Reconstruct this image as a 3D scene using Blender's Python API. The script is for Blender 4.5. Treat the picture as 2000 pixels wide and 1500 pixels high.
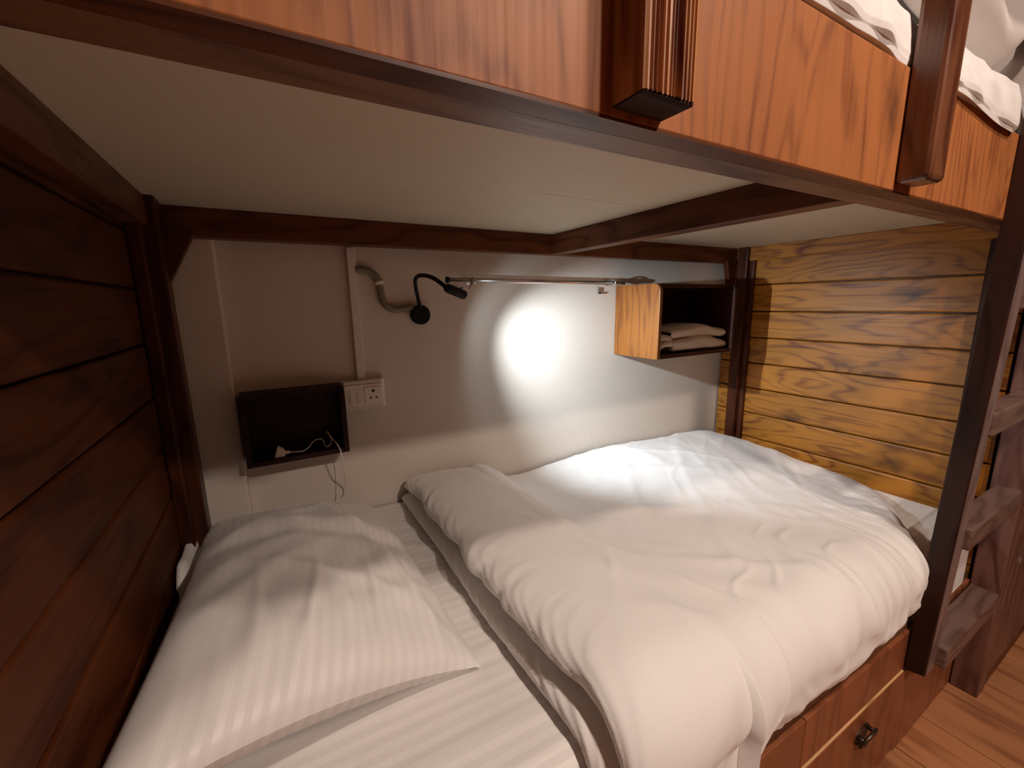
import bpy, bmesh, math, random
from mathutils import Vector, Matrix, noise

random.seed(7)
scene = bpy.context.scene
for o in list(bpy.data.objects):
    bpy.data.objects.remove(o)
COL = scene.collection

# ------------------------------------------------------------------ camera, world, lights, exposure
cam_data = bpy.data.cameras.new('camera')
cam = bpy.data.objects.new('camera', cam_data)
COL.objects.link(cam)
cam_data.sensor_width = 36.0
cam_data.lens = 828.1 / 2000 * 36.0
cam_data.clip_start = 0.01
RX = Vector((0.86755984, -0.49702738, -0.01742735))
DN = Vector((-0.10810656, -0.15426424, -0.98209751))
FW = Vector((0.48544093, 0.85391237, -0.18756538))
M3 = Matrix((RX, -DN, -FW)).transposed()
cam.matrix_world = Matrix.Translation((0, 0, 1.37)) @ M3.to_4x4()
scene.camera = cam

world = bpy.data.worlds.new('world')
scene.world = world
world.use_nodes = True
world.node_tree.nodes['Background'].inputs[0].default_value = (0.9, 0.75, 0.6, 1)
world.node_tree.nodes['Background'].inputs[1].default_value = 0.02

scene.view_settings.view_transform = 'Standard'
scene.view_settings.look = 'None'
scene.view_settings.gamma = 1.0
scene.view_settings.exposure = 0.0
scene.view_settings.use_curve_mapping = False

ROOM_GAIN = 1.1
READ_POWER = 62.0
SPILL_POWER = 1.5
LAMPS = (((0.95, -1.30), 37.0, 0.15), ((0.85, -0.36), 14.5, 0.09))
for (lx, ly), pw, size in LAMPS:
    ld = bpy.data.lights.new('ceiling_lamp_light', 'AREA')
    ld.shape = 'DISK'
    ld.size = size
    ld.energy = pw * ROOM_GAIN
    ld.color = (1.0, 0.83, 0.71)
    lo = bpy.data.objects.new('ceiling_lamp_light', ld)
    lo.location = (lx, ly, 2.52)
    COL.objects.link(lo)

HEAD_A = Vector((0.4165, 1.07, 1.4122))
HEAD_B = Vector((0.4810, 1.10, 1.3928))
BEAM = Vector((0.90, 0.11, -0.40)).normalized()
HEAD_END = HEAD_A + (HEAD_B - HEAD_A).normalized() * 0.074
for nm, pw, half, blend in (('reading_lamp_beam', READ_POWER, 41, 1.0), ('reading_lamp_spill', SPILL_POWER, 60, 0.4)):
    sd = bpy.data.lights.new(nm, 'SPOT')
    sd.energy = pw
    sd.color = (0.80, 0.92, 1.0)
    sd.spot_size = math.radians(2 * half)
    sd.spot_blend = blend
    sd.shadow_soft_size = 0.008
    so = bpy.data.objects.new(nm, sd)
    so.location = HEAD_END
    so.rotation_euler = BEAM.to_track_quat('-Z', 'Y').to_euler()
    COL.objects.link(so)


# ------------------------------------------------------------------ material helpers
class NT:
    def __init__(s, name):
        s.m = bpy.data.materials.new(name)
        s.m.use_nodes = True
        s.t = s.m.node_tree
        s.b = s.t.nodes['Principled BSDF']

    def n(s, typ, **kw):
        nd = s.t.nodes.new(typ)
        for k, v in kw.items():
            if k.startswith('_'):
                setattr(nd, k[1:], v)
            else:
                key = int(k[1:]) if k[0] == 'i' and k[1:].isdigit() else k.replace('__', ' ')
                inp = nd.inputs[key]
                if hasattr(v, 'is_output'):
                    s.t.links.new(v, inp)
                else:
                    inp.default_value = v
        return nd

    def math(s, op, a, b=0.0, clamp=False):
        nd = s.n('ShaderNodeMath', _operation=op, i0=a, i1=b)
        nd.use_clamp = clamp
        return nd.outputs[0]

    def mix(s, f, a, b, mode='MIX'):
        nd = s.t.nodes.new('ShaderNodeMix')
        nd.data_type = 'RGBA'
        nd.blend_type = mode
        for k, v in ((0, f), (6, a), (7, b)):
            if hasattr(v, 'is_output'):
                s.t.links.new(v, nd.inputs[k])
            else:
                nd.inputs[k].default_value = v
        return nd.outputs[2]

    def ramp(s, f, stops):
        nd = s.n('ShaderNodeValToRGB', i0=f)
        e = nd.color_ramp.elements
        while len(e) < len(stops):
            e.new(0.5)
        for el, (p, c) in zip(e, stops):
            el.position = p
            el.color = c if len(c) == 4 else (*c, 1)
        return nd.outputs[0]

    def set(s, **kw):
        for k, v in kw.items():
            inp = s.b.inputs[k.replace('__', ' ')]
            if hasattr(v, 'is_output'):
                s.t.links.new(v, inp)
            else:
                inp.default_value = v
        return s.m


def c4(c, k=1.0):
    return (c[0] * k, c[1] * k, c[2] * k, 1)


def wood(name, col, axis='x', knots=0.0, rough=0.38, vary=0.25, ringf=26.0, contrast=0.55, bump=0.15, spec=0.5, dark=None, ringw=0.5, blot=0.7):
    g = NT(name)
    tc = g.n('ShaderNodeTexCoord').outputs['Object']
    oi = g.n('ShaderNodeObjectInfo').outputs['Random']
    off = g.n('ShaderNodeCombineXYZ', X=g.math('MULTIPLY', oi, 37.0), Y=g.math('MULTIPLY', oi, 61.0), Z=g.math('MULTIPLY', oi, 23.0)).outputs[0]
    p = g.n('ShaderNodeVectorMath', _operation='ADD', i0=tc, i1=off).outputs[0]
    ax = 'xyz'.index(axis)

    def sc(al, cr):
        v = [cr, cr, cr]
        v[ax] = al
        return g.n('ShaderNodeVectorMath', _operation='MULTIPLY', i0=p, i1=tuple(v)).outputs[0]
    low = g.n('ShaderNodeTexNoise', Vector=sc(1.3, 7.0), Scale=1.0, Detail=2.0).outputs[0]
    fine = g.n('ShaderNodeTexNoise', Vector=sc(5.0, 170.0), Scale=1.0, Detail=3.0).outputs[0]
    blotch = g.n('ShaderNodeTexNoise', Vector=sc(5.0, 9.0), Scale=1.0, Detail=3.0).outputs[0]
    rings = g.math('SINE', g.math('MULTIPLY', low, ringf * 2.2))
    rings = g.math('POWER', g.math('ADD', g.math('MULTIPLY', rings, 0.5), 0.5), 2.2)
    f = g.math('ADD', g.math('MULTIPLY', rings, ringw), g.math('MULTIPLY', fine, 0.62 + (0.5 - ringw) * 0.6))
    f = g.math('ADD', f, g.math('MULTIPLY', g.math('SUBTRACT', blotch, 0.5), blot))
    dk = dark if dark else (col[0] * (1 - contrast), col[1] * (1 - contrast * 1.25), col[2] * (1 - contrast * 1.3))
    cc = g.ramp(f, [(0.15, c4(col, 1.15)), (0.5, c4(col, 0.95)), (0.95, (max(dk[0], .004), max(dk[1], .002), max(dk[2], .001), 1))])
    if knots > 0:
        kv = g.n('ShaderNodeTexVoronoi', Vector=g.n('ShaderNodeVectorMath', _operation='ADD', i0=sc(3.6, 7.0),
                 i1=g.n('ShaderNodeVectorMath', _operation='SCALE', i0=g.n('ShaderNodeTexNoise', Vector=sc(14, 26), Scale=1.0, Detail=2.0).outputs[1], Scale=0.22).outputs[0]).outputs[0],
                 Scale=1.0, Randomness=1.0)
        pick = g.math('GREATER_THAN', g.n('ShaderNodeSeparateColor', i0=kv.outputs['Color']).outputs[0], 1 - knots)
        kd = g.ramp(kv.outputs['Distance'], [(0.06, (1, 1, 1)), (0.15, (0.45, 0.45, 0.45)), (0.30, (0, 0, 0))])
        kf = g.math('MULTIPLY', pick, g.math('MULTIPLY', kd, 0.85))
        cc = g.mix(kf, cc, c4((col[0] * .12, col[1] * .09, col[2] * .08)))
    hv = g.math('ADD', g.math('MULTIPLY', oi, vary), 1 - vary * 0.5)
    cc = g.mix(1.0, cc, g.n('ShaderNodeCombineColor', i0=hv, i1=hv, i2=hv).outputs[0], 'MULTIPLY')
    bm = g.n('ShaderNodeBump', Strength=bump, Distance=0.002, Height=f).outputs[0]
    rr = g.math('ADD', g.math('MULTIPLY', fine, 0.2), rough - 0.1)
    return g.set(Base__Color=cc, Roughness=rr, Normal=bm, Specular__IOR__Level=spec)


def plain(name, col, rough=0.5, metal=0.0, nscale=60.0, namp=0.06, bump=0.0, spec=0.5):
    g = NT(name)
    tc = g.n('ShaderNodeTexCoord').outputs['Object']
    nz = g.n('ShaderNodeTexNoise', Vector=tc, Scale=nscale, Detail=4.0).outputs[0]
    cc = g.ramp(nz, [(0.25, c4(col, 1 - namp)), (0.75, c4(col, 1 + namp))])
    kw = dict(Base__Color=cc, Roughness=rough, Metallic=metal, Specular__IOR__Level=spec)
    if bump:
        kw['Normal'] = g.n('ShaderNodeBump', Strength=bump, Distance=0.002, Height=nz).outputs[0]
    return g.set(**kw)


def cloth(name, col, stripe_axis=None, freq=55.0, amt=0.10, bump=0.12):
    """white cotton; optional woven satin stripes across stripe_axis of the UV map"""
    g = NT(name)
    tc = g.n('ShaderNodeTexCoord')
    weave = g.n('ShaderNodeTexNoise', Vector=tc.outputs['Object'], Scale=420.0, Detail=2.0).outputs[0]
    soft = g.n('ShaderNodeTexNoise', Vector=tc.outputs['Object'], Scale=26.0, Detail=4.0).outputs[0]
    cc = g.ramp(soft, [(0.3, c4(col, 0.985)), (0.7, c4(col, 1.0))])
    rough = 0.75
    if stripe_axis is not None:
        sp = g.n('ShaderNodeSeparateXYZ', i0=tc.outputs['UV']).outputs[stripe_axis]
        s = g.math('SINE', g.math('MULTIPLY', sp, freq * 2 * math.pi))
        s = g.math('ADD', g.math('MULTIPLY', s, 4.0), 0.5, True)
        cc = g.mix(g.math('MULTIPLY', s, amt), cc, c4((col[0] * .45, col[1] * .42, col[2] * .40)))
        rough = g.math('ADD', g.math('MULTIPLY', s, 0.3), 0.5)
    h = g.math('ADD', g.math('MULTIPLY', weave, 0.3), g.math('MULTIPLY', soft, 1.2))
    bm = g.n('ShaderNodeBump', Strength=bump, Distance=0.004, Height=h).outputs[0]
    return g.set(Base__Color=cc, Roughness=rough, Normal=bm, Sheen__Weight=0.15)


W = {}
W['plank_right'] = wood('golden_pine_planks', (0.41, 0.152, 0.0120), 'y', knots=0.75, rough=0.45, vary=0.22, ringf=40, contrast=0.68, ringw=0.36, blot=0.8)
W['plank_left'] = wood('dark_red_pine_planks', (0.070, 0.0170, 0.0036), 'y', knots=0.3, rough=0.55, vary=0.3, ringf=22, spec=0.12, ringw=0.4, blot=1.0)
W['board'] = wood('orange_brown_plywood', (0.34, 0.118, 0.034), 'z', knots=0.14, rough=0.55, ringf=48, contrast=0.52, spec=0.35, ringw=0.32, blot=0.8)
W['dark_x'] = wood('dark_stain_x', (0.100, 0.030, 0.009), 'x', rough=0.42, spec=0.25)
W['dark_y'] = wood('dark_stain_y', (0.10, 0.032, 0.013), 'y', rough=0.42, spec=0.25)
W['dark_z'] = wood('dark_stain_z', (0.060, 0.015, 0.005), 'z', rough=0.38, spec=0.25)
W['rail'] = wood('front_batten_stain', (0.155, 0.066, 0.028), 'x', rough=0.45)
W['rough_post'] = wood('rough_sawn_post', (0.40, 0.170, 0.058), 'z', rough=0.42, contrast=0.75, ringf=34, bump=0.9)
W['end_grain'] = wood('splintered_end_grain', (0.040, 0.014, 0.006), 'x', rough=0.8, bump=1.0, spec=0.15)
W['upright'] = wood('ladder_dark_stain', (0.030, 0.009, 0.0048), 'z', rough=0.42, spec=0.3)
W['tread'] = wood('tread_sheen_wood', (0.17, 0.100, 0.082), 'x', rough=0.36, contrast=0.4)  # grey varnish sheen of the treads, put into the base colour
W['tread_z'] = wood('front_sheen_wood', (0.20, 0.135, 0.125), 'z', rough=0.36, contrast=0.4)  # upright's front: reflected room light painted in as a paler grey
W['post_z'] = wood('stained_post', (0.14, 0.050, 0.022), 'z', rough=0.28, spec=0.7, bump=0.5)
W['box'] = wood('bed_box_stain', (0.25, 0.080, 0.032), 'z', rough=0.4, ringf=14, contrast=0.35)
W['drawer'] = wood('drawer_front_stain', (0.25, 0.075, 0.028), 'z', rough=0.38, ringf=12, contrast=0.35)
W['raw'] = wood('raw_edge_wood', (0.62, 0.36, 0.16), 'x', rough=0.6)
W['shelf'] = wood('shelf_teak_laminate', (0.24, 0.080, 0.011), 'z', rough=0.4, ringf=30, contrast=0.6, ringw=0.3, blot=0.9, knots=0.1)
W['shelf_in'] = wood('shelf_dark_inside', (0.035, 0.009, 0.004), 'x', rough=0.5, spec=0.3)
W['nook'] = wood('dark_nook_stain', (0.022, 0.0040, 0.0026), 'x', rough=0.5, contrast=0.3, spec=0.25)
W['floor'] = wood('floor_laminate', (0.43, 0.180, 0.078), 'y', rough=0.4, vary=0.15, ringf=12, contrast=0.42, bump=0.05)
W['locker'] = wood('locker_stain', (0.17, 0.075, 0.055), 'z', rough=0.42)
W['far'] = wood('opposite_bunk_wood', (0.16, 0.055, 0.022), 'x', rough=0.45)
M = {}
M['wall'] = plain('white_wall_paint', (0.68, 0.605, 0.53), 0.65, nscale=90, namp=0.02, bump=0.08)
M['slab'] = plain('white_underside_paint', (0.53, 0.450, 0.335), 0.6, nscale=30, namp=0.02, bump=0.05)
M['ceil'] = plain('ceiling_paint', (0.55, 0.52, 0.48), 0.7)
M['side'] = plain('side_wall_paint', (0.34, 0.27, 0.21), 0.7)
M['sheet'] = cloth('striped_white_sheet', (0.80, 0.765, 0.74), 1, 1.0, 0.15)
M['pillow'] = cloth('striped_white_pillowcase', (0.80, 0.765, 0.74), 0, 1.0, 0.10)
M['duvet'] = cloth('plain_white_duvet', (0.83, 0.795, 0.77))
M['towel'] = plain('cream_terry', (0.68, 0.58, 0.48), 0.95, nscale=300, namp=0.12, bump=0.6)
M['black'] = plain('black_metal', (0.006, 0.006, 0.006), 0.65, spec=0.2)
M['chrome'] = plain('brushed_steel', (0.62, 0.60, 0.58), 0.28, 1.0)
M['plastic'] = plain('white_plastic', (0.72, 0.66, 0.58), 0.35)
M['switch'] = plain('white_switch_plastic', (0.80, 0.75, 0.67), 0.3)
M['hole'] = plain('socket_hole', (0.01, 0.008, 0.006), 0.8)
M['trunk'] = plain('painted_trunking', (0.74, 0.68, 0.62), 0.45)
M['flex'] = plain('grey_conduit', (0.20, 0.165, 0.13), 0.5)
M['cable'] = plain('white_cable', (0.85, 0.78, 0.68), 0.45)
M['bronze'] = plain('dark_bronze', (0.10, 0.075, 0.055), 0.38, 0.9)
M['lens'] = NT('lamp_lens').set(Base__Color=(1, 1, 1, 1), Emission__Color=(1, .97, .92, 1), Emission__Strength=8.0)
M['diffuser'] = NT('ceiling_lamp_diffuser').set(Base__Color=(1, 1, 1, 1), Emission__Color=(1, .85, .72, 1), Emission__Strength=6.0)


# ------------------------------------------------------------------ geometry helpers
def link(name, bm, mat, parent=None, smooth=False, bevel=0.0, seg=2):
    me = bpy.data.meshes.new(name)
    bmesh.ops.recalc_face_normals(bm, faces=bm.faces[:])
    bm.to_mesh(me)
    bm.free()
    o = bpy.data.objects.new(name, me)
    COL.objects.link(o)
    me.materials.append(mat)
    if smooth:
        for p in me.polygons:
            p.use_smooth = True
    if bevel:
        b = o.modifiers.new('bevel', 'BEVEL')
        b.width = bevel
        b.segments = seg
        b.limit_method = 'ANGLE'
    if parent is not None:
        o.parent = parent
        o.matrix_parent_inverse = parent.matrix_world.inverted() if parent.type == 'MESH' else Matrix.Translation(-Vector(world_loc(parent)))
    return o


def world_loc(o):
    v = Vector(o.location)
    return v


def tag(o, label=None, cat=None, group=None, kind=None):
    if label: o['label'] = label
    if cat: o['category'] = cat
    if group: o['group'] = group
    if kind: o['kind'] = kind
    return o


def empty(name, loc, label, cat, group=None):
    o = bpy.data.objects.new(name, None)
    o.location = loc
    o.empty_display_size = 0.05
    COL.objects.link(o)
    return tag(o, label, cat, group)


def box(bm, x0, x1, y0, y1, z0, z1):
    return hexa(bm, [(x0, y0, z0), (x1, y0, z0), (x1, y1, z0), (x0, y1, z0), (x0, y0, z1), (x1, y0, z1), (x1, y1, z1), (x0, y1, z1)])


def hexa(bm, c):
    v = [bm.verts.new(p) for p in c]
    for f in ((0, 3, 2, 1), (4, 5, 6, 7), (0, 1, 5, 4), (1, 2, 6, 5), (2, 3, 7, 6), (3, 0, 4, 7)):
        bm.faces.new([v[i] for i in f])
    return v


def B(name, dims, mat, parent=None, bevel=0.003):
    bm = bmesh.new()
    box(bm, *dims)
    return link(name, bm, mat, parent, bevel=bevel)


def prism(bm, poly, axis, a0, a1):
    """extrude a 2D polygon along an axis; poly in the other two axes in order"""
    def P(p, a):
        if axis == 0: return (a, p[0], p[1])
        if axis == 1: return (p[0], a, p[1])
        return (p[0], p[1], a)
    A = [bm.verts.new(P(p, a0)) for p in poly]
    C = [bm.verts.new(P(p, a1)) for p in poly]
    bm.faces.new(A)
    bm.faces.new(list(reversed(C)))
    n = len(poly)
    for i in range(n):
        bm.faces.new((A[i], A[(i + 1) % n], C[(i + 1) % n], C[i]))


def smooth_path(pts, sub=6, closed=False):
    P = [Vector(p) for p in pts]
    n = len(P)
    out = []
    rng = range(n if closed else n - 1)
    for i in rng:
        p0 = P[(i - 1) % n] if closed or i > 0 else P[0]
        p1 = P[i]
        p2 = P[(i + 1) % n]
        p3 = P[(i + 2) % n] if closed or i + 2 < n else P[-1]
        for k in range(sub):
            t = k / sub
            out.append(0.5 * ((2 * p1) + (p2 - p0) * t + (2 * p0 - 5 * p1 + 4 * p2 - p3) * t * t + (3 * p1 - p0 - 3 * p2 + p3) * t ** 3))
    if not closed:
        out.append(P[-1])
    return out


def tube(bm, pts, r, seg=10, closed=False, rfun=None):
    n = len(pts)
    rings = []
    up = Vector((0.13, 0.21, 0.97)).normalized()
    for i, p in enumerate(pts):
        a = pts[(i - 1) % n] if closed or i > 0 else pts[0]
        b = pts[(i + 1) % n] if closed or i + 1 < n else pts[-1]
        t = (b - a).normalized()
        x = up - t * up.dot(t)
        if x.length < 1e-3: x = t.orthogonal()
        x.normalize()
        y = t.cross(x)
        up = x
        rr = r if rfun is None else rfun(i / max(1, n - 1)) * r
        rings.append([bm.verts.new(p + (x * math.cos(q) + y * math.sin(q)) * rr) for q in [2 * math.pi * k / seg for k in range(seg)]])
    m = n if closed else n - 1
    for i in range(m):
        A, C = rings[i], rings[(i + 1) % n]
        for k in range(seg):
            bm.faces.new((A[k], A[(k + 1) % seg], C[(k + 1) % seg], C[k]))
    if not closed:
        bm.faces.new(list(reversed(rings[0])))
        bm.faces.new(rings[-1])


def T(name, pts, r, mat, parent=None, seg=10, sub=6, closed=False, rfun=None):
    bm = bmesh.new()
    tube(bm, smooth_path(pts, sub, closed), r, seg, closed, rfun)
    return link(name, bm, mat, parent, smooth=True)


def cyl(bm, a, b, r, seg=24, r2=None):
    a, b = Vector(a), Vector(b)
    tube(bm, [a, b], r, seg, rfun=(None if r2 is None else (lambda t: 1 + (r2 / r - 1) * t)))


def Cy(name, a, b, r, mat, parent=None, seg=24, bevel=0.002, r2=None):
    bm = bmesh.new()
    cyl(bm, a, b, r, seg, r2)
    o = link(name, bm, mat, parent, bevel=bevel)
    for p in o.data.polygons:
        p.use_smooth = len(p.vertices) == 4
    return o


def grid(name, nu, nv, f, mat, parent=None, uv=None, solid=0.0):
    vs, fs, uvs = [], [], []
    for i in range(nu + 1):
        for j in range(nv + 1):
            u, v = i / nu, j / nv
            vs.append(f(u, v))
            uvs.append(uv(u, v) if uv else (u, v))
    for i in range(nu):
        for j in range(nv):
            a = i * (nv + 1) + j
            fs.append((a, a + nv + 1, a + nv + 2, a + 1))
    me = bpy.data.meshes.new(name)
    me.from_pydata([tuple(v) for v in vs], [], fs)
    ul = me.uv_layers.new(name='UVMap')
    for lp in me.loops:
        ul.data[lp.index].uv = uvs[lp.vertex_index]
    for p in me.polygons:
        p.use_smooth = True
    o = bpy.data.objects.new(name, me)
    COL.objects.link(o)
    me.materials.append(mat)
    if solid:
        s = o.modifiers.new('solid', 'SOLIDIFY')
        s.thickness = solid
        s.offset = -1
    if parent is not None:
        o.parent = parent
        o.matrix_parent_inverse = Matrix.Translation(-world_loc(parent))
    return o


def sst(a, b, x):
    t = min(1, max(0, (x - a) / (b - a)))
    return t * t * (3 - 2 * t)


def nz(x, y, z=0.0):
    return noise.noise(Vector((x, y, z)))


def ridge(x, y, z=0.0, p=5):
    return math.exp(-7.5 * p * nz(x, y, z) ** 2)


def lerp_list(L, t):
    if t <= L[0][0]: return L[0][1]
    for (a, va), (b, vb) in zip(L, L[1:]):
        if t <= b:
            return va + (vb - va) * (t - a) / (b - a)
    return L[-1][1]


# ------------------------------------------------------------------ the room
YW = 1.35
floor = B('floor', (-1.8, 4.2, -2.4, YW, -0.06, -0.012), W['dark_y'], bevel=0)
tag(floor, kind='structure')
plank_me = None
for i in range(30):
    for k in range(3):
        L = 1.25
        y0 = -2.4 + k * L + (0.42 if i % 2 else 0.0) - 0.4
        if plank_me is None:
            bm = bmesh.new()
            box(bm, 0, 0.193, 0, L - 0.004, -0.012, 0.0)
            o = link('floor_plank', bm, W['floor'], floor, bevel=0.0015, seg=1)
            plank_me = o.data
        else:
            o = bpy.data.objects.new('floor_plank', plank_me)
            COL.objects.link(o)
            o.parent = floor
            b = o.modifiers.new('bevel', 'BEVEL')
            b.width = 0.0015
            b.segments = 1
        o.location = (-1.8 + i * 0.197, y0, 0)
tag(B('wall_back', (-1.8, 4.2, YW, YW + 0.1, 0, 2.6), M['wall'], bevel=0), kind='structure')
tag(B('wall_left', (-1.9, -1.8, -2.4, YW, 0, 2.6), M['side'], bevel=0), kind='structure')
tag(B('wall_right', (4.2, 4.3, -2.4, YW, 0, 2.6), M['side'], bevel=0), kind='structure')
tag(B('wall_front', (-1.8, 4.2, -2.5, -2.4, 0, 2.6), W['far'], bevel=0), kind='structure')
tag(B('ceiling', (-1.8, 4.2, -2.4, YW, 2.6, 2.7), M['ceil'], bevel=0), kind='structure')
# shallow column in the corner behind the headboard
tag(B('trim_1', (-0.45, -0.094, YW - 0.035, YW, 0, 2.6), M['wall'], bevel=0.006), kind='structure')

# ceiling lamp (gives the room light)
for (lx, ly), pw, size in LAMPS:
    cl = empty('ceiling_lamp', (lx, ly, 2.6), ('round white ceiling lamp over the middle of the aisle' if ly < -1 else 'round white ceiling lamp close in front of the bunk bed'), 'lamp', 'ceiling lamps in the aisle')
    Cy('housing', (lx, ly, 2.6), (lx, ly, 2.545), 0.11, M['plastic'], cl, 40)
    Cy('diffuser', (lx, ly, 2.546), (lx, ly, 2.530), 0.095, M['diffuser'], cl, 40)

# ------------------------------------------------------------------ the bunk bed
ZB, ZS = 1.536, 1.605          # beam underside, underside of the upper deck
XL, XR = -0.23, 2.0
bed = empty('bunk_bed', (0.9, 0.85, 0.0), 'built-in brown wooden bunk bed with plank ends and white deck underside', 'bunk bed')


def plank_panel(x0, x1, face, mat, pitch, zfirst, nlow, nup, y0, y1):
    """a panel of horizontal tongued planks; face = which side looks into the bed"""
    back = (x0, x0 + 0.012, y0, y1, 0.0, 2.3) if face > 0 else (x1 - 0.012, x1, y0, y1, 0.0, 2.3)
    p = B('end_panel', back, W['dark_z'], bed, bevel=0)
    th = (x1 - x0) - 0.012
    bm = bmesh.new()
    h = pitch - 0.0045
    w = y1 - y0
    prof = [(0, 0), (0, h), (th - 0.004, h), (th - 0.001, h - 0.002), (th, h - 0.005), (th, 0.005), (th - 0.001, 0.002), (th - 0.004, 0)]
    if face < 0:
        prof = [(-a, b) for a, b in prof]
    prism(bm, prof, 1, 0, w)
    first = link('plank', bm, mat, None)
    me = first.data
    px = x0 + 0.012 if face > 0 else x1 - 0.012
    n = 0
    for k in range(-nlow, nup):
        z = zfirst + k * pitch
        o = first if n == 0 else bpy.data.objects.new('plank', me)
        if n: COL.objects.link(o)
        n += 1
        o.parent = p
        o.matrix_parent_inverse = p.matrix_world.inverted()
        o.location = (px + random.uniform(-.0012, .0012), y0, z)
    return p


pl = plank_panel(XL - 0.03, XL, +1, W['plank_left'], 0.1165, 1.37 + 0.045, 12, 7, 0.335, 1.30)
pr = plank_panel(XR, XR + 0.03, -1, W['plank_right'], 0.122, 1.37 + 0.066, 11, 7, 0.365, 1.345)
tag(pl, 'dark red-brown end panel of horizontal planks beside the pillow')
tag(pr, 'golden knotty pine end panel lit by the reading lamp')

# rear posts on the end panels
bm = bmesh.new()
box(bm, XL, XL + 0.052, 1.19, 1.245, 0.45, ZS)
box(bm, XL, XL + 0.026, 1.165, 1.19, 0.45, ZS)
link('rear_post', bm, W['dark_z'], bed, bevel=0.004)
bm = bmesh.new()
box(bm, XR - 0.042, XR, 1.222, 1.27, 0.45, ZS)
box(bm, XR - 0.02, XR, 1.200, 1.222, 0.45, ZS)
link('rear_post', bm, W['dark_z'], bed, bevel=0.004)
# front corner post behind the ladder
B('corner_post', (1.944, 2.0, 0.388, 0.447, 0.02, ZB), W['upright'], bed, bevel=0.004)
# corner gussets
bm = bmesh.new()
prism(bm, [(XL + 0.05, ZB + .01), (-0.122, ZB + 0.01), (-0.122, ZB), (XL + 0.052, 1.430), (XL + 0.05, 1.42)], 1, 1.225, 1.25)
link('gusset', bm, W['dark_z'], bed, bevel=0.001)
bm = bmesh.new()
prism(bm, [(XR - 0.04, ZB + .01), (1.895, ZB + 0.01), (1.895, ZB), (XR - 0.075, 1.436), (XR - 0.04, 1.40)], 1, 1.275, 1.30)
link('gusset', bm, W['dark_z'], bed, bevel=0.001)

# upper deck
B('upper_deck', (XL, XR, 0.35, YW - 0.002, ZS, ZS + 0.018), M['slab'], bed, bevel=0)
bm = bmesh.new()
box(bm, 0.52, XR - 0.01, 0.8265, 0.8280, ZS - 0.0007, ZS + 0.001)
link('deck_joint', bm, M['trunk'], bed)
bm = bmesh.new()
cyl(bm, (0.312, 0.525, ZS - 0.002), (0.312, 0.525, ZS + .001), 0.005, 10)
link('deck_nail', bm, M['hole'], bed)
B('rear_beam', (XL + 0.03, XR, 1.285, 1.322, ZB, ZS), W['dark_x'], bed)
B('side_beam', (XL, XL + 0.035, 0.39, 1.285, ZB + .008, ZS), W['dark_y'], bed)
B('side_beam', (XR - 0.022, XR, 0.39, 1.285, ZB + .008, ZS), W['plank_right'], bed)
B('cross_beam', (0.905, 0.955, 0.395, 1.287, ZB + .001, ZS), W['dark_y'], bed)
B('front_batten', (XL, XR, 0.3555, 0.398, ZB, ZS), W['rail'], bed, bevel=0.002)
B('side_board', (XL - 0.6, XR, 0.327, 0.354, ZB, 1.716), W['board'], bed, bevel=0.003)
B('board_edge', (XL - 0.6, XR, 0.3273, 0.3537, ZB - 0.0012, ZB + 0.002), W['dark_x'], bed, bevel=0)
# guard posts bolted to the side board, and the guard rail above
bm = bmesh.new()
rnd = random.Random(5)
prof = [(0.297, 0.327), (0.297, 0.290), (0.300, 0.2875)]
x = 0.300
deep = False
while x < 0.355:
    w = rnd.uniform(0.0022, 0.0058)
    d = rnd.uniform(0.0010, 0.0024)
    prof += [(x + w * 0.25, 0.2868 + (d if not deep else 0)), (x + w * 0.85, 0.2868 + d * 0.9), (x + w, 0.2860)]
    x += w
prof = [p for p in prof if p[0] < 0.3585] + [(0.3595, 0.2875), (0.362, 0.290), (0.362, 0.327)]
prism(bm, prof, 2, 1.5465, 2.06)
o = link('guard_post', bm, W['rough_post'], bed)
tag(o, 'rough-sawn guard post with splintered end grain')
bm = bmesh.new()
prism(bm, [(p[0] * .98 + .0066, p[1] * .98 + .0061) for p in prof], 2, 1.5445, 1.547)
link('end_grain', bm, W['end_grain'], o)
B('guard_post', (0.899, 0.962, 0.284, 0.327, 1.547, 2.06), W['post_z'], bed, bevel=0.007)
B('guard_rail', (XL - 0.2, 1.485, 0.262, 0.285, 1.95, 2.05), W['dark_x'], bed, bevel=0.005)

# box under the mattress


def zr(x):
    return 0.475 - 0.05 * (x - 0.73)


def slab_x(name, x0, x1, y0, y1, z0, ztop, mat, parent, bevel=0.002):
    bm = bmesh.new()
    zb = z0 if callable(z0) else (lambda x: z0)
    zt = ztop if callable(ztop) else (lambda x: ztop)
    hexa(bm, [(x0, y0, zb(x0)), (x1, y0, zb(x1)), (x1, y1, zb(x1)), (x0, y1, zb(x0)),
              (x0, y0, zt(x0)), (x1, y0, zt(x1)), (x1, y1, zt(x1)), (x0, y1, zt(x0))])
    return link(name, bm, mat, parent, bevel=bevel)


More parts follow.
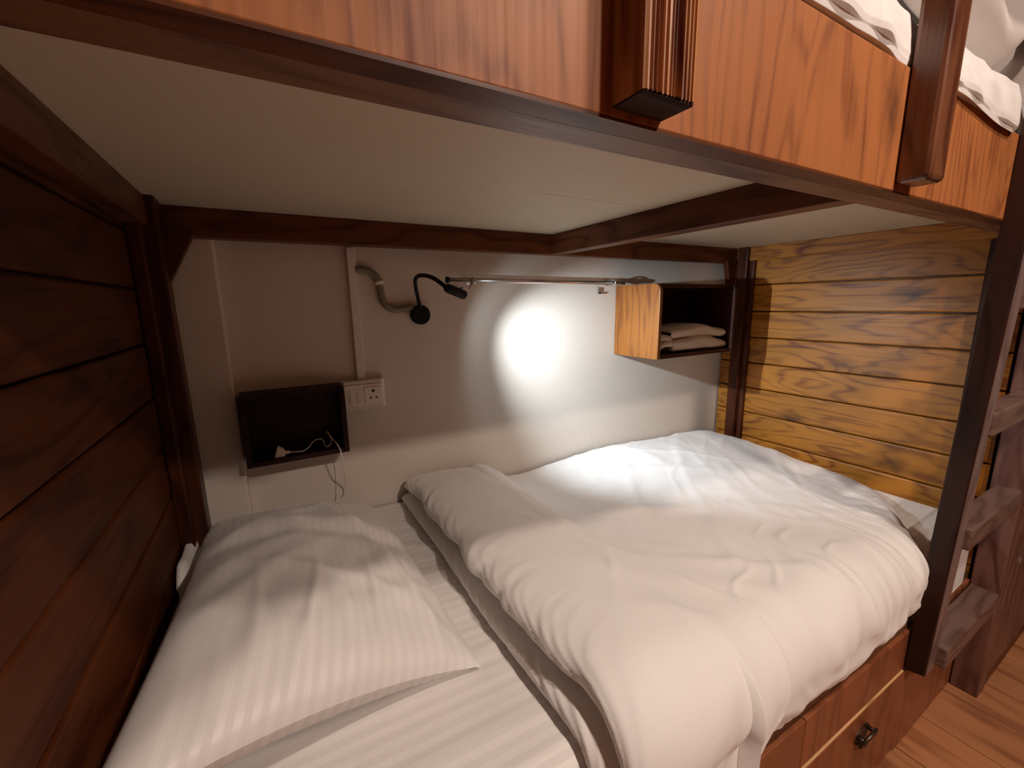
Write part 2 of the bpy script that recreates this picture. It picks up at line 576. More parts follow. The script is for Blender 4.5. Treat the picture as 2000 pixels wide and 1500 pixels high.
DT = lambda x: 0.333 - 0.034 * (x - 0.93)      # drawer top line
slab_x('front_fascia', XL, 0.9245, 0.357, 0.377, 0.0, zr, W['box'], bed)
slab_x('front_fascia', 0.9275, 1.521, 0.357, 0.377, DT, zr, W['box'], bed)
slab_x('front_fascia', 1.524, XR, 0.357, 0.377, 0.0, zr, W['box'], bed)
slab_x('mattress_rail', XL, XR, 0.366, 0.386, lambda x: zr(x) - .02, lambda x: zr(x) + 0.030, W['rail'], bed)
slab_x('mattress_rail', XL, XR, 0.372, 0.3865, lambda x: zr(x) + .0302, lambda x: zr(x) + 0.038, W['raw'], bed)
B('base_deck', (XL, XR, 0.377, YW - 0.002, 0.02, 0.425), W['dark_x'], bed, bevel=0)
dr = slab_x('drawer', 0.929, 1.520, 0.353, 0.374, 0.03, lambda x: DT(x) - 0.006, W['drawer'], bed)
slab_x('drawer_top_edge', 0.929, 1.520, 0.3545, 0.373, lambda x: DT(x) - 0.0058, lambda x: DT(x) - 0.0035, W['raw'], dr, bevel=0)
# oval ring pull
ring = [(1.238 + 0.036 * math.cos(a), 0.338 - 0.008 * math.sin(a), 0.243 + 0.026 * math.sin(a)) for a in [2 * math.pi * k / 16 for k in range(16)]]
bm = bmesh.new()
tube(bm, smooth_path(ring, 3, True), 0.0042, 8, True)
cyl(bm, (1.210, 0.353, 0.250), (1.210, 0.331, 0.250), 0.008, 14)
cyl(bm, (1.266, 0.353, 0.250), (1.266, 0.331, 0.250), 0.006, 14)
link('ring_pull', bm, M['bronze'], dr, smooth=True)
bm = bmesh.new()
N = 28
poly = [(1.238 + 0.040 * math.cos(2 * math.pi * k / N), 0.243 + 0.026 * math.sin(2 * math.pi * k / N)) for k in range(N)]
prism(bm, poly, 1, 0.3505, 0.3535)
link('pull_plate', bm, M['bronze'], dr)

# ------------------------------------------------------------------ ladder at the foot end
lad = empty('bunk_ladder', (1.75, 0.32, 0.0), 'dark wooden ladder with grey sheen painted on its front at the foot of the bunk', 'ladder')
bm = bmesh.new()


def up_y(z):
    return 0.357 - 0.0221 * (z - 0.315)


z0, z1 = 0.315, 2.35
hexa(bm, [(1.48, up_y(z0) - .046, z0 + .012), (1.545, up_y(z0) - .046, z0 + .012), (1.545, up_y(z0), z0), (1.48, up_y(z0), z0),
          (1.48, up_y(z1) - .046, z1), (1.545, up_y(z1) - .046, z1), (1.545, up_y(z1), z1), (1.48, up_y(z1), z1)])
link('upright', bm, W['upright'], lad, bevel=0.004)
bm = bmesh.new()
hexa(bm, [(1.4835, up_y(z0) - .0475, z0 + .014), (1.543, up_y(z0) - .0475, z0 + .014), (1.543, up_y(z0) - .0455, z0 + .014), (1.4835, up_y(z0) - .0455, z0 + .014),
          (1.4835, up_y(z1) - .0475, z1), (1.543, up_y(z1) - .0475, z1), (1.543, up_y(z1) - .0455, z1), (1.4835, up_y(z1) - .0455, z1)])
tag(link('front_sheen', bm, W['tread_z'], lad), 'greyish front strip with painted varnish sheen')  # added thin strip, its grey colour imitates sheen on the varnish
B('upright', (1.985, 2.062, 0.285, 0.355, 0.0, 2.35), W['locker'], lad, bevel=0.004)
for zt in (0.405, 0.768, 1.082, 1.396, 1.71, 2.02):
    yb = up_y(zt) - 0.002
    B('tread', (1.535, 1.987, 0.286, yb, zt - 0.062, zt), W['tread'], lad, bevel=0.005)

# locker beyond the ladder
lk = empty('locker', (2.3, 0.55, 0.0), 'brown wooden locker with a metal latch beside the ladder', 'locker')
B('carcass', (2.066, 2.62, 0.305, 0.95, 0.0, 1.9), W['locker'], lk)
dd = B('door', (2.068, 2.335, 0.285, 0.304, 0.06, 1.86), W['locker'], lk)
dd2 = B('door', (2.350, 2.615, 0.285, 0.304, 0.06, 1.86), W['locker'], lk)
B('plinth', (2.066, 2.62, 0.288, 0.305, 0.0, 0.055), W['dark_x'], lk)
bm = bmesh.new()
box(bm, 2.215, 2.30, 0.280, 0.285, 0.462, 0.492)
cyl(bm, (2.205, 0.274, 0.478), (2.33, 0.274, 0.478), 0.005, 10)
box(bm, 2.24, 2.255, 0.268, 0.281, 0.470, 0.505)
tube(bm, smooth_path([(2.23, 0.272, 0.465), (2.222, 0.268, 0.44), (2.235, 0.268, 0.425), (2.25, 0.272, 0.445)], 4), 0.003, 8)
tag(link('latch', bm, M['chrome'], dd), 'steel sliding latch')

# ------------------------------------------------------------------ lower mattress and bedding


def zm(x):
    return 1.37 - 0.653 - 0.044 * (x - 0.3)


YF, RB, YBK = 0.387, 0.05, 1.338
FLAT = YBK - (YF + RB)
ARC = RB * math.pi / 2


def bedpt(x, s, h, z_extra=0.0):
    """point at arc length s from the wall over the mattress, h above its surface"""
    z = zm(x)
    if s <= FLAT:
        return Vector((x, YBK - s, z + h + z_extra))
    if s <= FLAT + ARC:
        a = (s - FLAT) / RB
        r = RB + h
        return Vector((x, YF + RB - r * math.sin(a), z - RB + r * math.cos(a)))
    return Vector((x, YF - h, z - RB - (s - FLAT - ARC)))


def f_matt(u, v):
    x = XL + 0.012 + u * (XR - XL - 0.02)
    s = v * (FLAT + ARC + 0.19)
    h = 0.004 * nz(x * 2, s * 2) - 0.0
    if x < 0.8:
        h += 0.0035 * ridge(x * 0.9 + 3, s * 7 + nz(x * 3, s * 3) * .6, 1.0, 6) + 0.0016 * nz(x * 2.2, s * 38)
    d = min(x - (XL + 0.012), XR - 0.008 - x)
    h -= 0.03 * (1 - sst(0, 0.06, d)) ** 2
    if s > FLAT:
        h += 0.030 * sst(FLAT, FLAT + ARC, s) * sst(1.45, 1.6, x) * (1 - sst(1.90, 1.965, x)) + 0.02 * sst(1.9, 1.96, x)
    p = bedpt(x, s, h)
    if s > FLAT + ARC:
        p.z = max(p.z, 0.43)
    return p


matt = grid('mattress', 200, 130, f_matt, M['sheet'],
            uv=lambda u, v: (u * 2.2, v * 1.15 * 42))
tag(matt, 'white mattress under a satin striped sheet on the lower bunk', 'mattress')

# duvet: profile (x, h) across the bed from its folded head edge
PROF = [(0.62, 0.003), (0.50, 0.003), (0.40, 0.003), (0.352, 0.004), (0.334, 0.010), (0.328, 0.020), (0.334, 0.032), (0.350, 0.041), (0.372, 0.044),
        (0.392, 0.045), (0.398, 0.049), (0.385, 0.054), (0.360, 0.058), (0.342, 0.066), (0.337, 0.080), (0.345, 0.094), (0.364, 0.104),
        (0.395, 0.110), (0.45, 0.112), (0.52, 0.108), (0.58, 0.100)]


def catmull2(P, sub):
    out = smooth_path([(a, b, 0) for a, b in P], sub)
    return [(p.x, p.y) for p in out]


PR = catmull2(PROF, 5)
NL = len(PR)
NRT = 190
SEND_L, SEND_R = 1.44, 1.16


def xmax(s):
    return lerp_list([(0, 1.972), (0.45, 1.972), (0.62, 1.955), (0.72, 1.90), (0.80, 1.80), (0.87, 1.68), (0.93, 1.565), (0.99, 1.525), (1.05, 1.51), (1.3, 1.50)], s)


def wr(x, s):
    w = 0.006 * nz(x * 3.1, s * 3.1, 2.0) + 0.003 * nz(x * 8, s * 8, 5.0)
    q = x * 0.75 + s * 0.65
    r_ = -x * 0.65 + s * 0.75
    w += 0.0050 * ridge(r_ * 4.2 + nz(x * 2, s * 2) * .5, q * 1.1, 3.0, 9)
    w += 0.0034 * ridge(q * 5 + 7, r_ * 1.4, 8.0, 10) * sst(.75, 1.0, x)
    w += (0.0022 + 0.0022 * sst(.55, .95, s)) * ridge(q * 11 + nz(x * 5, s * 5), r_ * 3.0, 21.0, 10) + 0.0016 * nz(x * 19, s * 15, 6.0) * sst(.9, 1.4, x)
    w += 0.0030 * sst(.35, .9, s) * ridge(x * 8.5 + nz(s * 4, x * 3) * 1.2 - s * 2.4, s * 1.6, 31.0, 12) * sst(.42, .6, x)
    w += 0.0028 * sst(.9, 1.05, s) * ridge(x * 6 - s * 5, x * 9 + s * 7, 41.0, 8) * sst(.66, .8, x)
    # pulls over the front edge and round the foot corner
    k = sst(0.62, 0.98, s)
    fan = math.atan2(s - 0.55, 1.45 - x)
    w += k * 0.0065 * ridge(fan * 5.5, (x + s) * 0.8, 11.0, 4) * sst(0.75, 1.0, x)
    w += sst(0.95, 1.1, s) * 0.009 * nz(x * 11, s * 3.2, 4.0)
    w += sst(0.98, 1.1, s) * 0.006 * ridge(x * 9 + s * 8, s * 9, 14.0, 4) * sst(0.7, 0.9, x)
    return w


def top_h(x, s):
    """height of the duvet top right of the folded-over head part"""
    front = sst(0.15, 0.8, s)
    valley = 0.022 + 0.042 * front
    hump = lerp_list([(0, .072), (0.12, .084), (0.26, .088), (0.42, .070), (0.58, .050), (0.75, .046), (0.9, .056), (1.5, .056)], s + 0.10 * (x - 1.2))
    h = lerp_list([(0.60, 0.096), (0.64, 0.085), (0.70, valley + .008), (0.78, valley), (0.95, valley * .5 + hump * .5), (1.25, hump), (1.75, hump - .012), (3, hump - .02)], x)
    return h


def f_duvet(u, v):
    i = u * (NL - 1 + NRT)
    s_last = 0.0
    if i <= NL - 1:
        k = min(int(i), NL - 2)
        x, h = PR[k][0] + (PR[k + 1][0] - PR[k][0]) * (i - k), PR[k][1] + (PR[k + 1][1] - PR[k][1]) * (i - k)
        q = -1
    else:
        q = (i - (NL - 1)) / NRT
        x = 0.58 + q * 0.3
    # hem position
    if q >= 0:
        xg = 0.58 + q * (1.97 - 0.58)
    else:
        xg = x
    send = SEND_L if xg < 0.64 else lerp_list([(0.64, SEND_L), (0.675, 1.10), (0.8, 1.085), (0.95, 1.125), (1.1, 1.10), (1.25, 1.125), (1.5, 1.112), (2.2, 1.11)], xg)
    S0 = 1.06
    s = 0.004 + (v / 0.78 * S0 if v < 0.78 else S0 + (v - 0.78) / 0.22 * (send - S0))
    if q >= 0:
        xm = xmax(s)
        x = 0.58 + q * (xm - 0.58)
        h = top_h(x, s)
        e = xm - x
        edge = min(1.0, e / 0.16)
        h = h * math.sqrt(max(0.0, 1 - (1 - edge) ** 2)) + 0.004
        h += wr(x, s) * min(1, e / 0.05) * sst(0.36, 0.62, x)
    else:
        # gathers on the puffy head edge
        amp = 1 - sst(0.37, 0.50, x)
        t = k / (NL - 1)
        g = nz(s * 34 + h * 60, h * 18, 3.0) * 0.0022 + ridge(s * 24 + h * 90, x * 6, 6.0, 6) * 0.0030 * (0.4 + 0.9 * abs(nz(s * 3.0, 5.0))) + nz(s * 5, h * 9, 1.0) * 0.003
        outer = 1.0 if h > 0.006 else 0.2
        x -= amp * g * outer * 0.9 * (1 if x < 0.41 else 0.4)
        h += amp * g * 0.7 * outer * sst(0.0, .05, h)
        x += 0.010 * nz(s * 2.3, 4.0) * amp + 0.006 * sst(.6, 1.0, s) * amp
        if h > 0.052:
            x += amp * (0.012 * nz(s * 3.6, 9.0) + 0.010 * nz(s * 10, 2.0) + 0.007 * ridge(s * 7, 3.3, 1.0, 6) + 0.02 * sst(.72, .95, s))
            h += wr(x, s) * sst(0.36, .62, x)
            h *= 1.0 - 0.10 * sst(.2, .0, s) + 0.0
    # thinner over the front edge
    if s > FLAT:
        h = h * (1 - (0.45 if xg < 0.66 else 0.12) * sst(FLAT, FLAT + ARC * 1.5, s))
        if xg > 0.66:
            h *= 1 - 0.55 * sst(send - 0.09, send, s)
    # rolled hem
    ve = (1 - v) / 0.22 * (send - S0)
    if ve < 0.012:
        h *= 0.55 + 0.45 * math.sqrt(max(0, 1 - (1 - ve / 0.012) ** 2))
    # soft end against the wall
    if s < 0.02:
        h *= 0.82 + 0.18 * (s / 0.02)
    h = max(h, 0.003)
    return bedpt(x, s, h)


duv = grid('duvet', NL - 1 + NRT, 300, f_duvet, M['duvet'])
tag(duv, 'plain white duvet with folded puffy edge across the lower bunk', 'duvet')

# pillow
FR, BR = Vector((0.268, 0.600, 0.728)), Vector((0.222, 1.285, 0.752))
FLc, BLc = Vector((-0.218, 0.475, 0.880)), Vector((-0.190, 1.275, 0.815))


def f_pillow(side):
    def f(u, v):
        a, b = u * 2 - 1, v * 2 - 1          # a: left..right, b: front..back
        uu = 0.5 + 0.5 * a * (1 - 0.035 * (1 - b * b))
        vv = 0.5 + 0.5 * b * (1 - 0.045 * (1 - a * a))
        p = FLc.lerp(FR, uu).lerp(BLc.lerp(BR, uu), vv)
        sh = max(0, (1 - a * a)) ** 0.5 * max(0, (1 - b * b)) ** 0.42
        w = 0
        if side > 0:
            x, y = p.x, p.y
            w = 0.009 * nz(x * 5, y * 4, 1.0)
            # long folds running along the pillow towards its corners
            w += 0.012 * ridge(x * 6.0 + y * 1.2 + 2.2, y * 1.1, 4.0, 5) * sst(-0.9, 0.2, a)
            w += 0.008 * ridge(x * 3 - y * 4.4, x * 1.0, 7.0, 6)
            # two soft bends across the head part
            w += 0.010 * math.exp(-((y - 1.03 + 0.25 * x) / 0.035) ** 2) - 0.012 * math.exp(-((y - 0.975 + 0.2 * x) / 0.03) ** 2)
            w += 0.003 * nz(x * 22, y * 9, 2.0)
            w += 0.006 * ridge(x * 4.0 + y * 5.0 + 1.0, x * 1.5, 9.0, 14) * sst(0.9, 0.2, b) + 0.005 * ridge(x * 11 + 3, y * 2.4, 5.0, 8) * sst(0.1, -0.7, b)
        edge = (1 - a ** 8) * (1 - b ** 8)
        n = Vector((0.34, 0.0, 0.94))
        th = 0.092 if side > 0 else -0.085
        p = p + n * (sh * th + w * edge)
        p.z += 0.024 * (1 - a * a) * max(0, -b) ** 2 * (1 if side > 0 else 1)
        # puckered seam near the ends
        p.z += 0.004 * nz(p.x * 40, p.y * 6, 3.0) * (abs(b) ** 4) * edge
        if side < 0:
            p.z = max(p.z, zm(p.x) + 0.004)
        return p
    return f


pil_root = empty('pillow', (0.02, 0.9, 0.72), 'white striped pillow lying against the dark plank end panel', 'pillow')
grid('pillow_top', 110, 150, f_pillow(1), M['pillow'], pil_root, uv=lambda u, v: (u * 26, v))
grid('pillow_underside', 60, 80, f_pillow(-1), M['pillow'], pil_root, uv=lambda u, v: (u * 26, v))


def f_flap(u, v):
    # loose open end of the pillowcase folded up between pillow and end panel
    y = 1.01 + 0.26 * u
    x = -0.130 - 0.088 * math.sin(min(1, v * 1.25) * math.pi / 2) + 0.012 * sst(.85, 1, v)
    z = 0.80 + 0.045 * v + 0.004 * nz(u * 5, v * 3, 2) + 0.004 * math.sin(u * 9) * v - 0.012 - 0.05 * (1 - sst(0, .25, u)) * v - 0.03 * sst(.9, 1, v)
    return Vector((max(x, -0.2245), y, z))


grid('pillowcase_flap', 24, 24, f_flap, M['pillow'], pil_root, uv=lambda u, v: (u * 6, v), solid=0.006)

# ------------------------------------------------------------------ upper bunk bedding


def upper_front(x):
    b = 0.3215 - 0.006 * sst(1.0, 1.15, x)
    for c, hw in ((0.33, 0.05), (0.93, 0.05), (1.51, 0.05)):
        b += (0.026 if c > 1.4 else 0.006) * (1 - sst(hw, hw + 0.07, abs(x - c)))
    return b


def f_upper(u, v):
    x = XL + 0.02 + u * (XR - XL - 0.04)
    yf = upper_front(x) + 0.003 * nz(x * 5, 2.0)
    zt = 1.835 + 0.01 * nz(x * 3, 7)
    lip = 0.003 * abs(nz(x * 7, 3.0)) - (0.018 * sst(1.0, 1.35, x) if x > 1.0 else 0)
    pts = [(1.30, zt), (0.42, zt), (yf + 0.05, zt - 0.012), (yf + 0.012, zt - 0.045), (yf + 0.004, zt - 0.075), (yf, 1.736 + lip), (yf + 0.001, 1.727 + lip), (yf + 0.003, 1.7185 + lip), (yf + 0.0055, 1.7175 + max(lip, -.002)), (0.40, 1.721)]
    k = v * (len(pts) - 1)
    i = min(int(k), len(pts) - 2)
    t = k - i
    y = pts[i][0] + (pts[i + 1][0] - pts[i][0]) * t
    z = pts[i][1] + (pts[i + 1][1] - pts[i][1]) * t
    w = 0.006 * ridge(x * 7 + z * 6, z * 5, 1.0, 4) + 0.004 * nz(x * 14, z * 10)
    if i in (2, 3, 4, 5):
        y -= w
    return Vector((x, y, z))


um = grid('upper_mattress', 260, 72, f_upper, M['sheet'], uv=lambda u, v: (v * 9, u * 2.2 * 26))
tag(um, 'white mattress under a striped sheet bulging over the upper bunk side board', 'mattress')


def f_ublanket(u, v):
    x = 1.0 + u * 0.9
    a = v * math.pi * 1.25
    yf = 0.322 - 0.01 * nz(x * 4, 1) + 0.038 * sst(1.40, 1.47, x)
    cy, cz = yf + 0.075, 1.915
    z0_ = 0.045 * (u - .5)
    if v < 0.75:
        a = v / 0.75 * math.pi
        y = cy - 0.075 * math.sin(a)
        z = cz - z0_ - 0.07 * math.cos(a) * 1.0
    else:
        t = (v - 0.75) / 0.25
        y = cy + 0.5 * t
        z = cz - z0_ + 0.07
    k = 0.008 * ridge(x * 5 + z * 4, z * 8, 3, 4)
    return Vector((x, y - k, z + 0.5 * k))


ub = grid('upper_duvet', 90, 60, f_ublanket, M['duvet'], solid=0.01)
tag(ub, 'rolled white duvet on the upper bunk near the ladder', 'duvet')

# ------------------------------------------------------------------ wall shelf with towel
SX0, SX1, SY0, SZ0, SZ1 = 1.270, 1.738, 1.116, 1.148, 1.432
sh = empty('wall_shelf', (1.5, 1.24, SZ0), 'open brown wooden box shelf holding a towel on the back wall', 'shelf')


def side_poly():
    r = 0.028
    pts = [(YW - .001, SZ0), (SY0, SZ0)]
    for k in range(7):
        a = math.pi / 2 * k / 6
        pts.append((SY0 + r - r * math.cos(a), SZ1 - r + r * math.sin(a)))
    pts.append((YW - .001, SZ1))
    return pts


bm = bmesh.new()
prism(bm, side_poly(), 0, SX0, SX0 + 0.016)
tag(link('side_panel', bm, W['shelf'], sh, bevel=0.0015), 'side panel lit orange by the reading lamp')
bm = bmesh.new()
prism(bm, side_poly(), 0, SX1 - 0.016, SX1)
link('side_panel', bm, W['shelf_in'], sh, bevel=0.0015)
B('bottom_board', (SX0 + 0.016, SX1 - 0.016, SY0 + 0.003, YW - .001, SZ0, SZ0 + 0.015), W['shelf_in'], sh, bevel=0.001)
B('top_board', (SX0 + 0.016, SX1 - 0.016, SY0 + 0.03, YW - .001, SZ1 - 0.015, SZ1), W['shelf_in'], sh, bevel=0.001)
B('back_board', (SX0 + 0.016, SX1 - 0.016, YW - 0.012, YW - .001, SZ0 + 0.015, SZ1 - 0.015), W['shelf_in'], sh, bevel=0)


def towel_fold(x0, x1, yc0, yc1, zc, th, seedv):
    def f(u, v):
        # rounded slab swept in x: closed loop in y-z
        x = x0 + (x1 - x0) * u
        e = min(1, min(u, 1 - u) / 0.035)
        e = math.sqrt(max(0.0, 1 - (1 - e) ** 2)) * 0.62 + 0.38
        a = v * 2 * math.pi
        hw, hh = (yc1 - yc0) / 2, th / 2
        ca, sa = math.cos(a), math.sin(a)
        y = (yc0 + yc1) / 2 + hw * (abs(ca) ** 0.45) * (1 if ca > 0 else -1) * (0.93 + 0.07 * e)
        z = zc + hh * (abs(sa) ** 0.6) * (1 if sa > 0 else -1) * e
        y += 0.006 * nz(x * 12, a, seedv)
        z += 0.005 * nz(x * 9, y * 9, seedv) * (1 if sa > 0 else 0.1)
        z -= 0.012 * sst(0.55, 1.0, u) * (0.3 if sa < 0 else 1) - 0.012 * math.exp(-((u - .55) / .25) ** 2) * (1 if sa > 0 else 0)
        return Vector((x, y, z))
    return f


tw = empty('towel', (1.55, 1.22, SZ0 + .015), 'folded cream towel inside the wall shelf', 'towel')
grid('lower_fold', 50, 40, towel_fold(1.375, 1.715, 1.128, 1.325, SZ0 + 0.043, 0.052, 1.0), M['towel'], tw)
grid('upper_fold', 50, 40, towel_fold(1.372, 1.712, 1.136, 1.322, SZ0 + 0.090, 0.046, 5.0), M['towel'], tw)
bm = bmesh.new()
tube(bm, smooth_path([(1.372, 1.15, SZ0 + .068), (1.335, 1.16, SZ0 + .075), (1.31, 1.175, SZ0 + .058), (1.298, 1.2, SZ0 + .03)], 6), 0.016, 12)
tube(bm, smooth_path([(1.372, 1.14, SZ0 + .052), (1.338, 1.145, SZ0 + .052), (1.315, 1.16, SZ0 + .035), (1.305, 1.18, SZ0 + .028)], 6), 0.012, 12)
link('tucked_corner', bm, M['towel'], tw, smooth=True)

# ------------------------------------------------------------------ dark nook shelf with charging cable
NX0, NX1, NY0, NZ0, NZ1 = -0.086, 0.168, 1.252, 0.956, 1.145
nk = empty('bedside_nook', (0.04, 1.3, NZ0), 'dark brown open bedside box shelf on the wall beside the socket', 'shelf')


def nook_poly():
    return [(YW - .001, NZ0), (NY0, NZ0), (NY0, NZ1 - 0.045), (NY0 + 0.012, NZ1 - 0.012), (NY0 + 0.035, NZ1), (YW - .001, NZ1)]


for xa in (NX0, NX1 - 0.014):
    bm = bmesh.new()
    prism(bm, nook_poly(), 0, xa, xa + 0.014)
    link('side_panel', bm, W['nook'], nk, bevel=0.0015)
B('bottom_board', (NX0 + .014, NX1 - .014, NY0 + .001, YW - .001, NZ0, NZ0 + .013), W['nook'], nk, bevel=0.001)
B('top_board', (NX0 + .014, NX1 - .014, NY0 + .034, YW - .001, NZ1 - .013, NZ1), W['nook'], nk, bevel=0.001)
B('back_board', (NX0 + .014, NX1 - .014, YW - .010, YW - .001, NZ0 + .013, NZ1 - .013), W['nook'], nk, bevel=0)

ch = empty('charging_cable', (0.02, 1.27, NZ0 + .014), 'white charging cable with flat plug trailing out of the dark nook', 'cable')
bm = bmesh.new()
hexa(bm, [(-0.022, 1.262, 0.9705), (0.004, 1.262, 0.9705), (0.004, 1.282, 0.9705), (-0.022, 1.282, 0.9705),
          (-0.012, 1.264, 1.000), (0.003, 1.264, 0.990), (0.003, 1.280, 0.990), (-0.012, 1.280, 1.000)])
cyl(bm, (0.002, 1.272, 0.9795), (0.017, 1.272, 0.9775), 0.0065, 10, 0.004)
link('plug', bm, M['cable'], ch, bevel=0.002)
T('cord', [(0.015, 1.272, 0.978), (0.030, 1.270, 0.976), (0.048, 1.270, 0.975), (0.064, 1.28, 0.980), (0.078, 1.29, 0.992), (0.096, 1.30, 0.994), (0.105, 1.30, 0.985),
           (0.108, 1.29, 0.974), (0.114, 1.28, 0.973), (0.126, 1.29, 0.984), (0.123, 1.31, 1.000), (0.117, 1.31, 1.009),
           (0.128, 1.28, 0.994), (0.139, 1.252, 0.976), (0.144, 1.244, 0.950), (0.149, 1.268, 0.894), (0.157, 1.325, 0.824), (0.150, 1.334, 0.79), (0.12, 1.335, 0.772), (0.098, 1.33, 0.755)],
  0.0016, M['cable'], ch, 8, 6)
T('cord', [(0.131, 1.345, 0.955), (0.133, 1.346, 0.922), (0.134, 1.346, 0.856), (0.131, 1.345, 0.806), (0.126, 1.342, 0.77), (0.12, 1.338, 0.742)], 0.0012, M['cable'], ch, 6, 5)

# ------------------------------------------------------------------ switch and socket box
sx0, sx1, sz0, sz1, sy = 0.172, 0.298, 1.058, 1.148, 1.318
sk = empty('switch_socket', (0.235, 1.33, 1.06), 'white surface box with rocker switches and a three pin socket', 'socket')
bm = bmesh.new()
prism(bm, [(sx0, YW - .001), (sx0, sy + .01), (sx0 + .004, sy), (sx1 - .012, sy), (sx1, sy + .012), (sx1, YW - .001)], 2, sz0, sz1)
link('back_box', bm, M['plastic'], sk, bevel=0.002)
B('face_plate', (sx0 + .004, sx1 - .011, sy - .004, sy + .0005, sz0 + .012, sz1 - .012), M['switch'], sk, bevel=0.0015)
for xa in (0.190, 0.211):
    bm = bmesh.new()
    prism(bm, [(sy - .0085, 1.080), (sy - .0038, 1.080), (sy - .0038, 1.124), (sy - .0055, 1.124)], 0, xa, xa + .0195)
    link('rocker', bm, M['switch'], sk, bevel=0.0008)
B('socket_insert', (0.2325, 0.2805, sy - .0075, sy - .0035, 1.077, 1.127), M['switch'], sk, bevel=0.001)
for hx, hz, hr in ((0.258, 1.115, 0.0045), (0.249, 1.094, 0.0032), (0.267, 1.094, 0.0032)):
    Cy('pin_hole', (hx, sy - .0078, hz), (hx, sy - .006, hz), hr, M['hole'], sk, 12, 0)

# trunking, conduit
tr = B('cable_trunking', (0.219, 0.243, 1.332, YW - .0005, 1.1485, ZB), M['trunk'], bevel=0.002)
tag(tr, 'slim white cable trunking running down to the socket box', 'trunking')
fx = empty('flexible_conduit', (0.3, 1.34, 1.42), 'curved grey conduit from white trunking to the reading lamp base', 'conduit')
T('hose', [(0.240, 1.338, 1.473), (0.266, 1.338, 1.473), (0.289, 1.338, 1.463), (0.305, 1.338, 1.436), (0.309, 1.338, 1.403), (0.316, 1.338, 1.377), (0.338, 1.338, 1.358), (0.367, 1.338, 1.357), (0.402, 1.338, 1.364)],
  0.0105, M['flex'], fx, 14, 8)
bm = bmesh.new()
tube(bm, [Vector((0.3035, 1.338, 1.441)), Vector((0.3060, 1.338, 1.431))], 0.0125, 16)
hexa(bm, [(0.310, 1.332, 1.434), (0.323, 1.338, 1.439), (0.323, 1.349, 1.439), (0.310, 1.349, 1.434), (0.310, 1.332, 1.440), (0.323, 1.338, 1.444), (0.323, 1.349, 1.444), (0.310, 1.349, 1.440)])
tag(link('saddle_clip', bm, M['switch'], fx), 'white saddle clip')

# ------------------------------------------------------------------ reading lamp
rl = empty('reading_lamp', (0.427, 1.35, 1.34), 'black gooseneck reading lamp with round base, switched on', 'lamp')
Cy('base', (0.427, 1.3495, 1.338), (0.427, 1.322, 1.338), 0.0305, M['black'], rl, 36, 0.004)
T('gooseneck', [(0.427, 1.330, 1.352), (0.422, 1.322, 1.370), (0.414, 1.31, 1.394), (0.403, 1.29, 1.424), (0.394, 1.26, 1.443), (0.391, 1.22, 1.451), (0.394, 1.17, 1.449), (0.398, 1.12, 1.440), (0.404, 1.085, 1.427), tuple(HEAD_A)],
  0.0058, M['black'], rl, 12, 7)
Hd = (HEAD_B - HEAD_A).normalized()
bm = bmesh.new()
prof = [(-0.006, 0.006), (0.0, 0.010), (0.006, 0.0122), (0.066, 0.0126), (0.070, 0.0122), (0.0705, 0.0095), (0.064, 0.009)]
tube(bm, [HEAD_A + Hd * a for a, r in prof], 1.0, 22, rfun=None) if False else None
rings = []
xx = Hd.orthogonal().normalized()
yy = Hd.cross(xx)
for a, r in prof:
    rings.append([bm.verts.new(HEAD_A + Hd * a + (xx * math.cos(q) + yy * math.sin(q)) * r) for q in [2 * math.pi * k / 22 for k in range(22)]])
for A, C in zip(rings, rings[1:]):
    for k in range(22):
        bm.faces.new((A[k], A[(k + 1) % 22], C[(k + 1) % 22], C[k]))
bm.faces.new(rings[0])
head = link('lamp_head', bm, M['black'], rl, smooth=True)
bm = bmesh.new()
cyl(bm, HEAD_A + Hd * 0.0635, HEAD_A + Hd * 0.0655, 0.0088, 20)
link('lamp_lens', bm, M['lens'], rl)

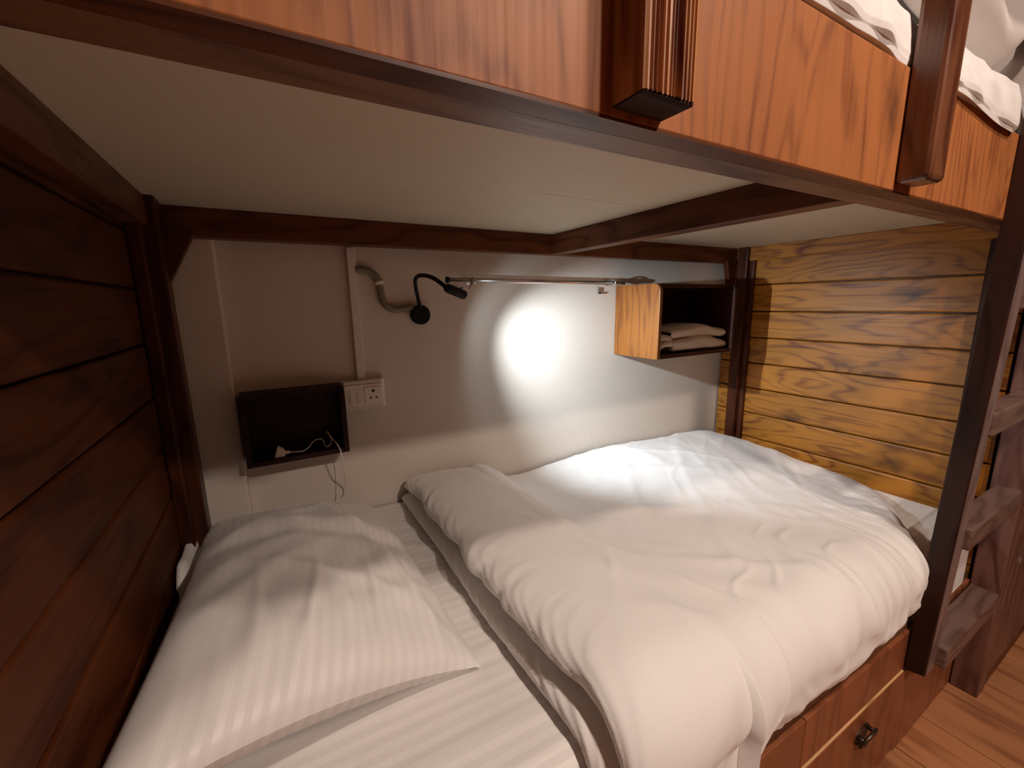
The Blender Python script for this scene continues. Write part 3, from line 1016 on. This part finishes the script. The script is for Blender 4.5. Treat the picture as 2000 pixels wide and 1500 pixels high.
# ------------------------------------------------------------------ hanging rail between lamp and shelf
rd = empty('hanging_rail', (0.9, 1.3, 1.44), 'thin steel hanging rail on the wall between reading lamp and box shelf', 'rail')
Cy('rod', (0.512, 1.30, 1.4455), (1.268, 1.30, 1.441), 0.0075, M['chrome'], rd, 18, 0)
Cy('end_cap', (0.506, 1.30, 1.4455), (0.514, 1.30, 1.4455), 0.0105, M['black'], rd, 18, 0.001)
for x in (0.600, 1.212):
    bm = bmesh.new()
    tube(bm, smooth_path([(x, 1.30 + .0105 * math.cos(a), 1.4435 + .0105 * math.sin(a)) for a in [2 * math.pi * k / 12 for k in range(12)]], 2, True), 0.003, 8, True)
    cyl(bm, (x, 1.31, 1.4435), (x, 1.3495, 1.4435), 0.004, 10)
    cyl(bm, (x, 1.344, 1.4435), (x, 1.3497, 1.4435), 0.011, 16)
    link('bracket', bm, M['chrome'], rd, smooth=True)
T('curtain_hook', [(0.585, 1.292, 1.450), (0.588, 1.289, 1.438), (0.585, 1.290, 1.425), (0.578, 1.292, 1.419)], 0.0016, M['bronze'], rd, 8, 5)
hk = empty('wall_hook', (0.566, 1.33, 1.41), 'small shiny metal wall hook by the reading lamp head', 'hook')
Cy('stem', (0.566, 1.3497, 1.416), (0.566, 1.325, 1.416), 0.0045, M['chrome'], hk, 12, 0.001)
bm = bmesh.new()
bmesh.ops.create_uvsphere(bm, u_segments=16, v_segments=10, radius=0.0085, matrix=Matrix.Translation((0.566, 1.320, 1.416)))
link('knob', bm, M['chrome'], hk, smooth=True)
T('prong', [(0.566, 1.335, 1.412), (0.566, 1.325, 1.400), (0.567, 1.314, 1.400)], 0.003, M['chrome'], hk, 8, 5)
hk2 = empty('wall_hook', (1.14, 1.34, 1.41), 'small dark wall hook under the rail near the box shelf', 'hook')
B('back_plate', (1.168, 1.180, 1.340, 1.3497, 1.400, 1.426), M['flex'], hk2, bevel=0.001)
T('prong', [(1.174, 1.344, 1.406), (1.174, 1.336, 1.402), (1.174, 1.334, 1.408)], 0.003, M['black'], hk2, 8, 5)
